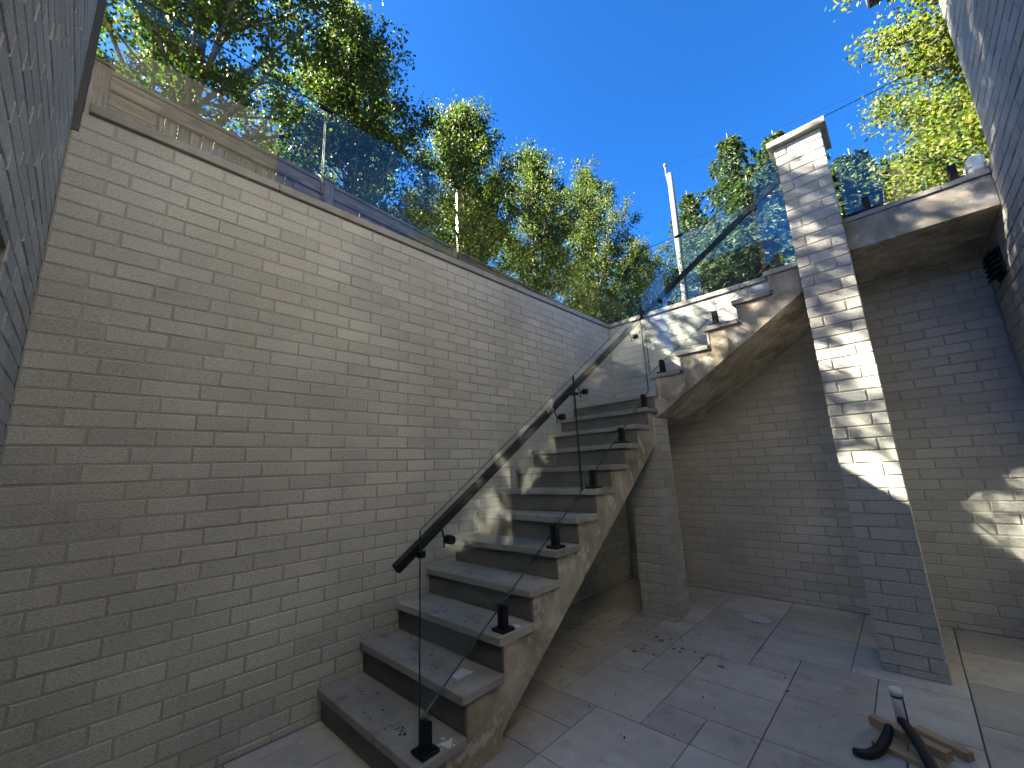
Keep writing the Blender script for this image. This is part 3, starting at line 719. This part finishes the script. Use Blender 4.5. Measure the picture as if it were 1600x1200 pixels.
def spruce(label, base, height, rad, nspray, seed, thin=0.0):
    rs = np.random.RandomState(seed); t = thing('spruce_tree', label, 'tree', base, 'spruces beyond the back wall')
    m = MB(); m.tube([(0, 0, 0), (.03, .02, height*.5), (0, 0, height)], [height*.016, height*.009, .012], 8)
    pts = []; dr = []; nw = int(height/.30); per = nspray//(nw*6)
    for i in range(nw*6):
        f = (i//6+rs.rand()*.5)/nw; z = height*(.04+.95*f); ln_ = rad*((1-f)**.84)*rs.uniform(.55, 1.18)+.10; th = (i % 6)*1.047+(i//6)*.55+rs.normal()*.22
        if rs.rand() < thin*f: continue
        d = np.array([math.cos(th), math.sin(th), 0]); sag = -.12-.32*(1-f); o_ = np.array([0, 0, z])
        m.tube([o_, o_+d*ln_*.5+np.array([0, 0, ln_*sag*.5]), o_+d*ln_+np.array([0, 0, ln_*(sag+.2)])], [.022, .013, .004], 4, 0, False)
        k_ = max(12, int(per*(.35+ln_/rad))); side = np.cross(d, (0, 0, 1))
        nt = max(3, int(ln_*5)); tw_u = np.linspace(.15, 1, nt)[rs.randint(0, nt, k_)]+rs.normal(size=k_)*.015; sg = rs.choice([-1, 1], k_); v = rs.rand(k_)
        lat = sg*v*.42*ln_*(1.12-tw_u); u = tw_u+v*.10
        c = o_+np.outer(u*ln_, d)+np.outer(lat, side); c[:, 2] += tw_u*ln_*sag+.2*ln_*tw_u**3-v*.16-np.abs(rs.normal(size=k_))*.05
        pts.append(c); dd = np.tile(d, (k_, 1))*.6+np.outer(sg*.8, side); dd[:, 2] -= .45; dr.append(dd)
    m.obj('trunk', M_BARK, t, True)
    P = np.concatenate(pts); D = np.concatenate(dr); V, F = leaves(P, .19, rs, .5, .25, D, .68)
    np_mesh('crown', V, F, M_SPRUCE, t); return t
def on_y(u, v, y): p = at(u, v, 1, y); return p
for lab, u, v, y, r, n_, sd_, th_ in (
        ('tall spruce with a sparse brown top beside the utility pole', 1135, 208, 18.0, 4.4, 75000, 71, .30),
        ('pointed spruce showing behind the pillar cap', 1206, 204, 17.0, 4.0, 75000, 72, 0),
        ('lower spruce standing directly behind the utility pole', 1072, 298, 22.0, 4.6, 65000, 73, .1),
        ('dense dark spruce right of the tall pillar', 1325, 232, 15.5, 3.8, 75000, 74, 0),
        ('broad green spruce standing behind the upper glass beside the pillar', 1255, 262, 14.5, 3.3, 75000, 76, 0),
        ('full green spruce filling the gap above the upper flight', 1165, 275, 13.5, 3.0, 68000, 75, 0)):
    p = on_y(u, v, y); spruce(lab, (p[0], p[1], GRADE-.05), p[2]-GRADE+.05, r, n_, sd_, th_)
def shrub(label, base, h, r, n_, seed):
    rs = np.random.RandomState(seed); t = thing('cedar_shrub', label, 'shrub', base, 'cedar shrubs along the fence end')
    m = MB(); tw = []
    for i in range(9):
        th = rs.rand()*6.283; rr_ = r*rs.uniform(.1, .6); m.tube([(0, 0, 0), (rr_*.5*math.cos(th), rr_*.5*math.sin(th), h*.5), (rr_*math.cos(th), rr_*math.sin(th), h*rs.uniform(.75, .98))], [.025, .015, .004], 5)
    m.obj('stems', M_BARK, t, True)
    a = rs.normal(size=(n_, 3)); a /= np.linalg.norm(a, axis=1, keepdims=True); a *= rs.rand(n_, 1)**.45
    P = a*np.array([r, r, h*.52])+np.array([0, 0, h*.5]); P += rs.normal(size=P.shape)*.06
    D = a.copy(); D[:, 2] += .8; V, F = leaves(P, .10, rs, .4, .45, D, .5); np_mesh('foliage', V, F, M_SHRUB, t)
for i, (x, y, h, r, lb) in enumerate(((-1.6, 7.9, 1.9, .75, 'rounded cedar shrub just past the end of the glass guard'), (-1.5, 9.6, 2.3, .85, 'taller cedar shrub behind the rounded one'), (-.4, 9.9, 1.5, .7, 'small cedar shrub at the back wall corner'))):
    shrub(lb, (x, y, GRADE-.05), h, r, 5200, 90+i)

# ------------------------------------------------------------------ utility pole and wires
pt_ = on_y(1046, 272, 19.0); pb_ = on_y(1070, 470, 19.0)
up_ = thing('utility_pole', 'bare weathered wooden utility pole in front of the spruces', 'pole', (float(pb_[0]), 19.0, GRADE-.05))
hp = pt_[2]-GRADE+.05
MB().tube([(0, 0, 0), ((pt_[0]-pb_[0])*.6, 0, hp*.6), (pt_[0]-pb_[0], 0, hp)], [.19, .155, .125], 14).obj('pole', M_POLE, up_, True)
ix = pt_[0]-pb_[0]
MB().tube([(ix-.13, 0, hp-.45), (ix-.16, 0, hp+.12), (ix-.16, 0, hp+.5)], [.035, .035, .03], 8).obj('pin', M_POLE, up_, True)
MB().tube([(ix-.16, 0, hp+.5), (ix-.16, 0, hp+.55), (ix-.16, 0, hp+.60), (ix-.16, 0, hp+.68)], [.05, .085, .06, .05], 10).obj('insulator', M_GREYTRIM, up_, True)
def wire(label, p, q, sag, r=.012):
    p, q = np.array(p), np.array(q); pts = [p*(1-s)+q*s-np.array([0, 0, sag*4*s*(1-s)]) for s in np.linspace(0, 1, 15)]
    o = MB().tube(pts, r, 5).obj('power_line', M_WIRE, None); o['label'] = label; o['category'] = 'wire'; o['group'] = 'wires on the utility pole'
a = on_y(1061, 370, 18.95)
far = a+(at(1536, 217, 1, 21.0)-a)*1.6; farl = a+np.array([-22, -1.5, .2])
wire('heavy wire from the pole crossing the maple tree', a, far, .15, .022)
wire('heavy wire from the pole running behind the pear trees', a, farl, .5, .022)
b = np.array([pt_[0]-.16, 19.0, pt_[2]+.62]); wire('thin high wire from the pole tip toward the house', b, at(1500, 60, 1, 23.0)*1.0, .6, .006)
wire('thin high wire from the pole tip over the pear trees', b, at(700, 470, 0, -14.0), .6, .006)

# ------------------------------------------------------------------ tools and litter on the patio
def offcut(label, p, q, wd, ht, z0, z1):
    p3 = (p[0], p[1], z0+ht/2); q3 = (q[0], q[1], z1+ht/2); d = Vector(q3)-Vector(p3); L_ = d.length; d.normalize()
    s_ = Vector((0, 0, 1)).cross(d).normalized(); u_ = d.cross(s_)
    o = MB().box((0, -wd/2, -ht/2), (L_, wd/2, ht/2), .002).obj('wood_offcut', M_OFFCUT, None)
    o.matrix_world = Matrix(((d.x, s_.x, u_.x, p3[0]), (d.y, s_.y, u_.y, p3[1]), (d.z, s_.z, u_.z, p3[2]), (0, 0, 0, 1)))
    o['label'] = label; o['category'] = 'wood'; o['group'] = 'timber offcuts on the patio'
offcut('thin wood offcut lying flat under the thick one', (2.535, 3.40), (2.83, 3.285), .052, .026, .0012, .0012)
offcut('thick square wood offcut resting over the thin one', (2.525, 3.545), (2.815, 3.395), .050, .044, .030, .028)
offcut('wood offcut with a chamfered end beside the caulking tube', (2.700, 3.635), (2.885, 3.515), .050, .040, .0012, .0012)
ct = thing('caulking_tube', 'white capped caulking tube with navy bands standing on the paving', 'caulking tube', (2.648, 3.645, .0012))
ct.rotation_euler = (math.radians(2), math.radians(-1), 0)
def ring(r0, r1, z0, z1, m, name, parent, smooth=True):
    s = MB().tube([(0, 0, z0), (0, 0, z1)], [r0, r1], 28); o = s.obj(name, m, parent); 
    for p in o.data.polygons: p.use_smooth = len(p.vertices) == 4
    return o
ring(.0265, .0265, 0, .172, M_LABEL, 'body', ct); ring(.0270, .0270, .158, .168, M_NAVY, 'band', ct)
for an in (2.6, 3.5, 5.6):
    d_ = .55 if an > 5 else .16
    mm = MB(); vv = [(0.0271*math.cos(an+d_*t), .0271*math.sin(an+d_*t), z) for z in (.004, .157) for t in np.linspace(0, 1, 7)]
    mm.add(vv, [(i, i+1, i+8, i+7) for i in range(6)]); mm.obj('stripe', M_NAVY, ct)
cp = ring(.0282, .0282, .1722, .197, M_CAPW, 'plunger_cap', ct)
MB().tube([(0, 0, .1972), (0, 0, .200)], [.0282, .0268], 28).tube([(0, 0, .1995), (0, 0, .2015)], [.0225, .0220], 28).obj('rim', M_CAPW, cp)
tl = thing('hand_tool', 'black curved rubber handled tool lying over the wood offcuts', 'tool', (2.62, 3.40, 0))
def handle(pts, wd, ht):
    P = [np.array(p)-np.array((2.62, 3.40, 0)) for p in pts]; n = len(P); T = []
    # smooth the polyline
    q = []; 
    for s in np.linspace(0, n-1, 17):
        i = min(int(s), n-2); t = s-i; p0, p1, p2, p3 = P[max(i-1, 0)], P[i], P[i+1], P[min(i+2, n-1)]
        q.append(.5*((2*p1)+(-p0+p2)*t+(2*p0-5*p1+4*p2-p3)*t*t+(-p0+3*p1-3*p2+p3)*t**3))
    vs = []; seg = 12
    for i, p in enumerate(q):
        t = q[min(i+1, 16)]-q[max(i-1, 0)]; t /= np.linalg.norm(t); s_ = np.cross(t, (0, 0, 1.)); s_ /= np.linalg.norm(s_); u_ = np.cross(s_, t)
        k = .80+.28*math.sin(math.pi*i/16) if 0 < i < 16 else .62
        for a_ in range(seg):
            th = 2*math.pi*a_/seg; c_, d_ = math.cos(th), math.sin(th); e_ = 1/max(abs(c_), abs(d_))**.7
            vs.append(p+s_*c_*wd*k*e_+u_*d_*ht*k*e_)
    fs = [(i*seg+a_, i*seg+(a_+1) % seg, (i+1)*seg+(a_+1) % seg, (i+1)*seg+a_) for i in range(16) for a_ in range(seg)]+[tuple(range(seg))[::-1], tuple(range(16*seg, 17*seg))]
    return MB().add(vs, fs).obj('handle', M_RUBBER, tl, True)
handle([(2.462, 3.235, .018), (2.515, 3.245, .019), (2.560, 3.315, .024), (2.590, 3.400, .052), (2.607, 3.455, .088)], .020, .017)
handle([(2.652, 3.50, .112), (2.70, 3.38, .100), (2.745, 3.26, .066), (2.765, 3.13, .036), (2.770, 3.02, .023)], .023, .017)
def sheet(name, label, cat, pts, z, m, wave=.006, seed=1, n=6):
    """small crumpled sheet through four corner points"""
    r = random.Random(seed); A = [np.array(p) for p in pts]; mb = MB(); vs = []
    for i in range(n+1):
        for j in range(n+1):
            s, t = i/n, j/n; p = A[0]*(1-s)*(1-t)+A[1]*s*(1-t)+A[2]*s*t+A[3]*(1-s)*t; vs.append((p[0], p[1], z+.0015+abs(r.gauss(0, wave))))
    k = len(vs); vs += [(a, b, c+.0006) for a, b, c in vs]
    fs = [(i*(n+1)+j, (i+1)*(n+1)+j, (i+1)*(n+1)+j+1, i*(n+1)+j+1) for i in range(n) for j in range(n)]
    o = MB().add(vs, [f[::-1] for f in fs]+[tuple(q+k for q in f) for f in fs]).obj(name, m, None, True); o['label'] = label; o['category'] = cat; return o
fp = lambda u, v, z=0: tuple(at(u, v, 2, z)[:2])
sheet('paper_scrap', 'pale paper scrap lying on the second stair tread', 'paper', [fp(703, 1057, .37), fp(715, 1063, .37), fp(741, 1050, .37), fp(722, 1045, .37)], .37, M_PAPER, .001, 2, 4)
sheet('plastic_wrapper', 'crumpled clear plastic wrapper on the paving near the back wall', 'wrapper', [fp(1155, 962), fp(1180, 975), fp(1210, 974), fp(1180, 960)], .001, M_PAPER, .012, 3, 8)
lt = MB(); lrs = random.Random(11)
def flake(m, x, y, z, s):
    th = lrs.random()*6.28; c, d = math.cos(th), math.sin(th); pts = []
    for k in range(6):
        a = k*math.pi/3; r = s*lrs.uniform(.5, 1.1)*(1 if k % 3 else 1.5); px, py = r*math.cos(a), r*.55*math.sin(a); pts.append((x+px*c-py*d, y+px*d+py*c, z+.002+lrs.uniform(0, .006)))
    m.add(pts+[(a, b, e-.0008) for a, b, e in pts], [tuple(range(6)), tuple(range(6, 12))[::-1]])
for (u, v, sp, n) in ((930, 968, 22, 34), (890, 985, 14, 22), (985, 978, 16, 16), (905, 1010, 12, 8), (955, 1000, 20, 10), (1150, 985, 90, 8), (1000, 1080, 110, 14), (1200, 1100, 90, 10), (1240, 965, 60, 6)):
    for i in range(n):
        a_ = fp(u+lrs.gauss(0, sp), v+lrs.gauss(0, sp*.45))
        if .02 < a_[0] < W-.05 and 1.9 < a_[1] < L-.03 and not (a_[0] < 1.13 and a_[1] < 2.3): flake(lt, a_[0], a_[1], 0, lrs.uniform(.004, .013))
lt.obj('leaf_litter', M_LITTER, None, kind='stuff', label='dark dead leaf crumbs scattered over the paving', category='litter')
lt = MB()
for k, n in ((1, 26), (2, 20), (3, 16), (4, 14), (5, 8)):
    cl = [(lrs.uniform(.12, .8), nose(k)+lrs.uniform(.05, .22)) for _ in range(3)]
    for i in range(n):
        c_ = cl[i % 3]; x, y = c_[0]+lrs.gauss(0, .07), c_[1]+lrs.gauss(0, .03)
        if .01 < x < .95 and nose(k)+.01 < y < nose(k+1)+.02: flake(lt, x, y, k*RIS, lrs.uniform(.004, .011))
lt.obj('leaf_litter', M_LITTER, None, kind='stuff', label='dark dead leaf crumbs scattered over the lower treads', category='litter')
lt = MB()
for (u, v, r) in ((1026, 995, .022), (1033, 1001, .026), (1048, 999, .015), (1064, 998, .012), (1066, 1002, .012), (1008, 1009, .016), (1004, 1014, .014), (991, 1018, .024), (1053, 1014, .018), (1067, 1014, .017), (1062, 1019, .016), (1021, 1023, .012), (1097, 1028, .020), (1126, 1028, .011), (1127, 1042, .024)):
    x, y = fp(u, v); pts = [(x+r*lrs.uniform(.85, 1.15)*math.cos(a), y+r*lrs.uniform(.85, 1.15)*math.sin(a), .0017) for a in np.linspace(0, 6.283, 15)[:-1]]
    lt.add(pts, [tuple(range(14))])
lt.obj('damp_spots', M_WET, None, kind='stuff', label='round damp drip spots on the paving near the short pillar', category='stain')
lt = MB()
def splash(x, y, z, s, n):
    for i in range(n):
        a = lrs.random()*6.28; r = s*abs(lrs.gauss(0, .55)); px, py = x+r*math.cos(a), y+r*.7*math.sin(a); q = s*lrs.uniform(.10, .38)*(1-min(.8, r/s*.6))
        pts = [(px+q*lrs.uniform(.6, 1.3)*math.cos(t), py+q*lrs.uniform(.6, 1.3)*math.sin(t), z+.0012+i*.00003) for t in np.linspace(0, 6.283, 11)[:-1]]
        lt.add(pts, [tuple(range(10))])
splash(1.065, nose(1)+.20, RIS, .055, 26); splash(1.06, nose(3)+.19, 3*RIS, .05, 22)
lt.obj('plaster_splash', M_PLASTER, None, kind='stuff', label='white grout splashes on the treads behind the spigots', category='splash')
lt = MB()
for (u, v) in ((1036, 962), (1046, 968), (1082, 990), (1098, 993), (1122, 1020), (1332, 1131), (470, 1162), (1095, 1028), (940, 1074)):
    x, y = fp(u, v); flake(lt, x, y, .0005, lrs.uniform(.008, .014))
lt.obj('paint_chips', M_CAPW, None, kind='stuff', label='small white chips of debris on the paving', category='debris')
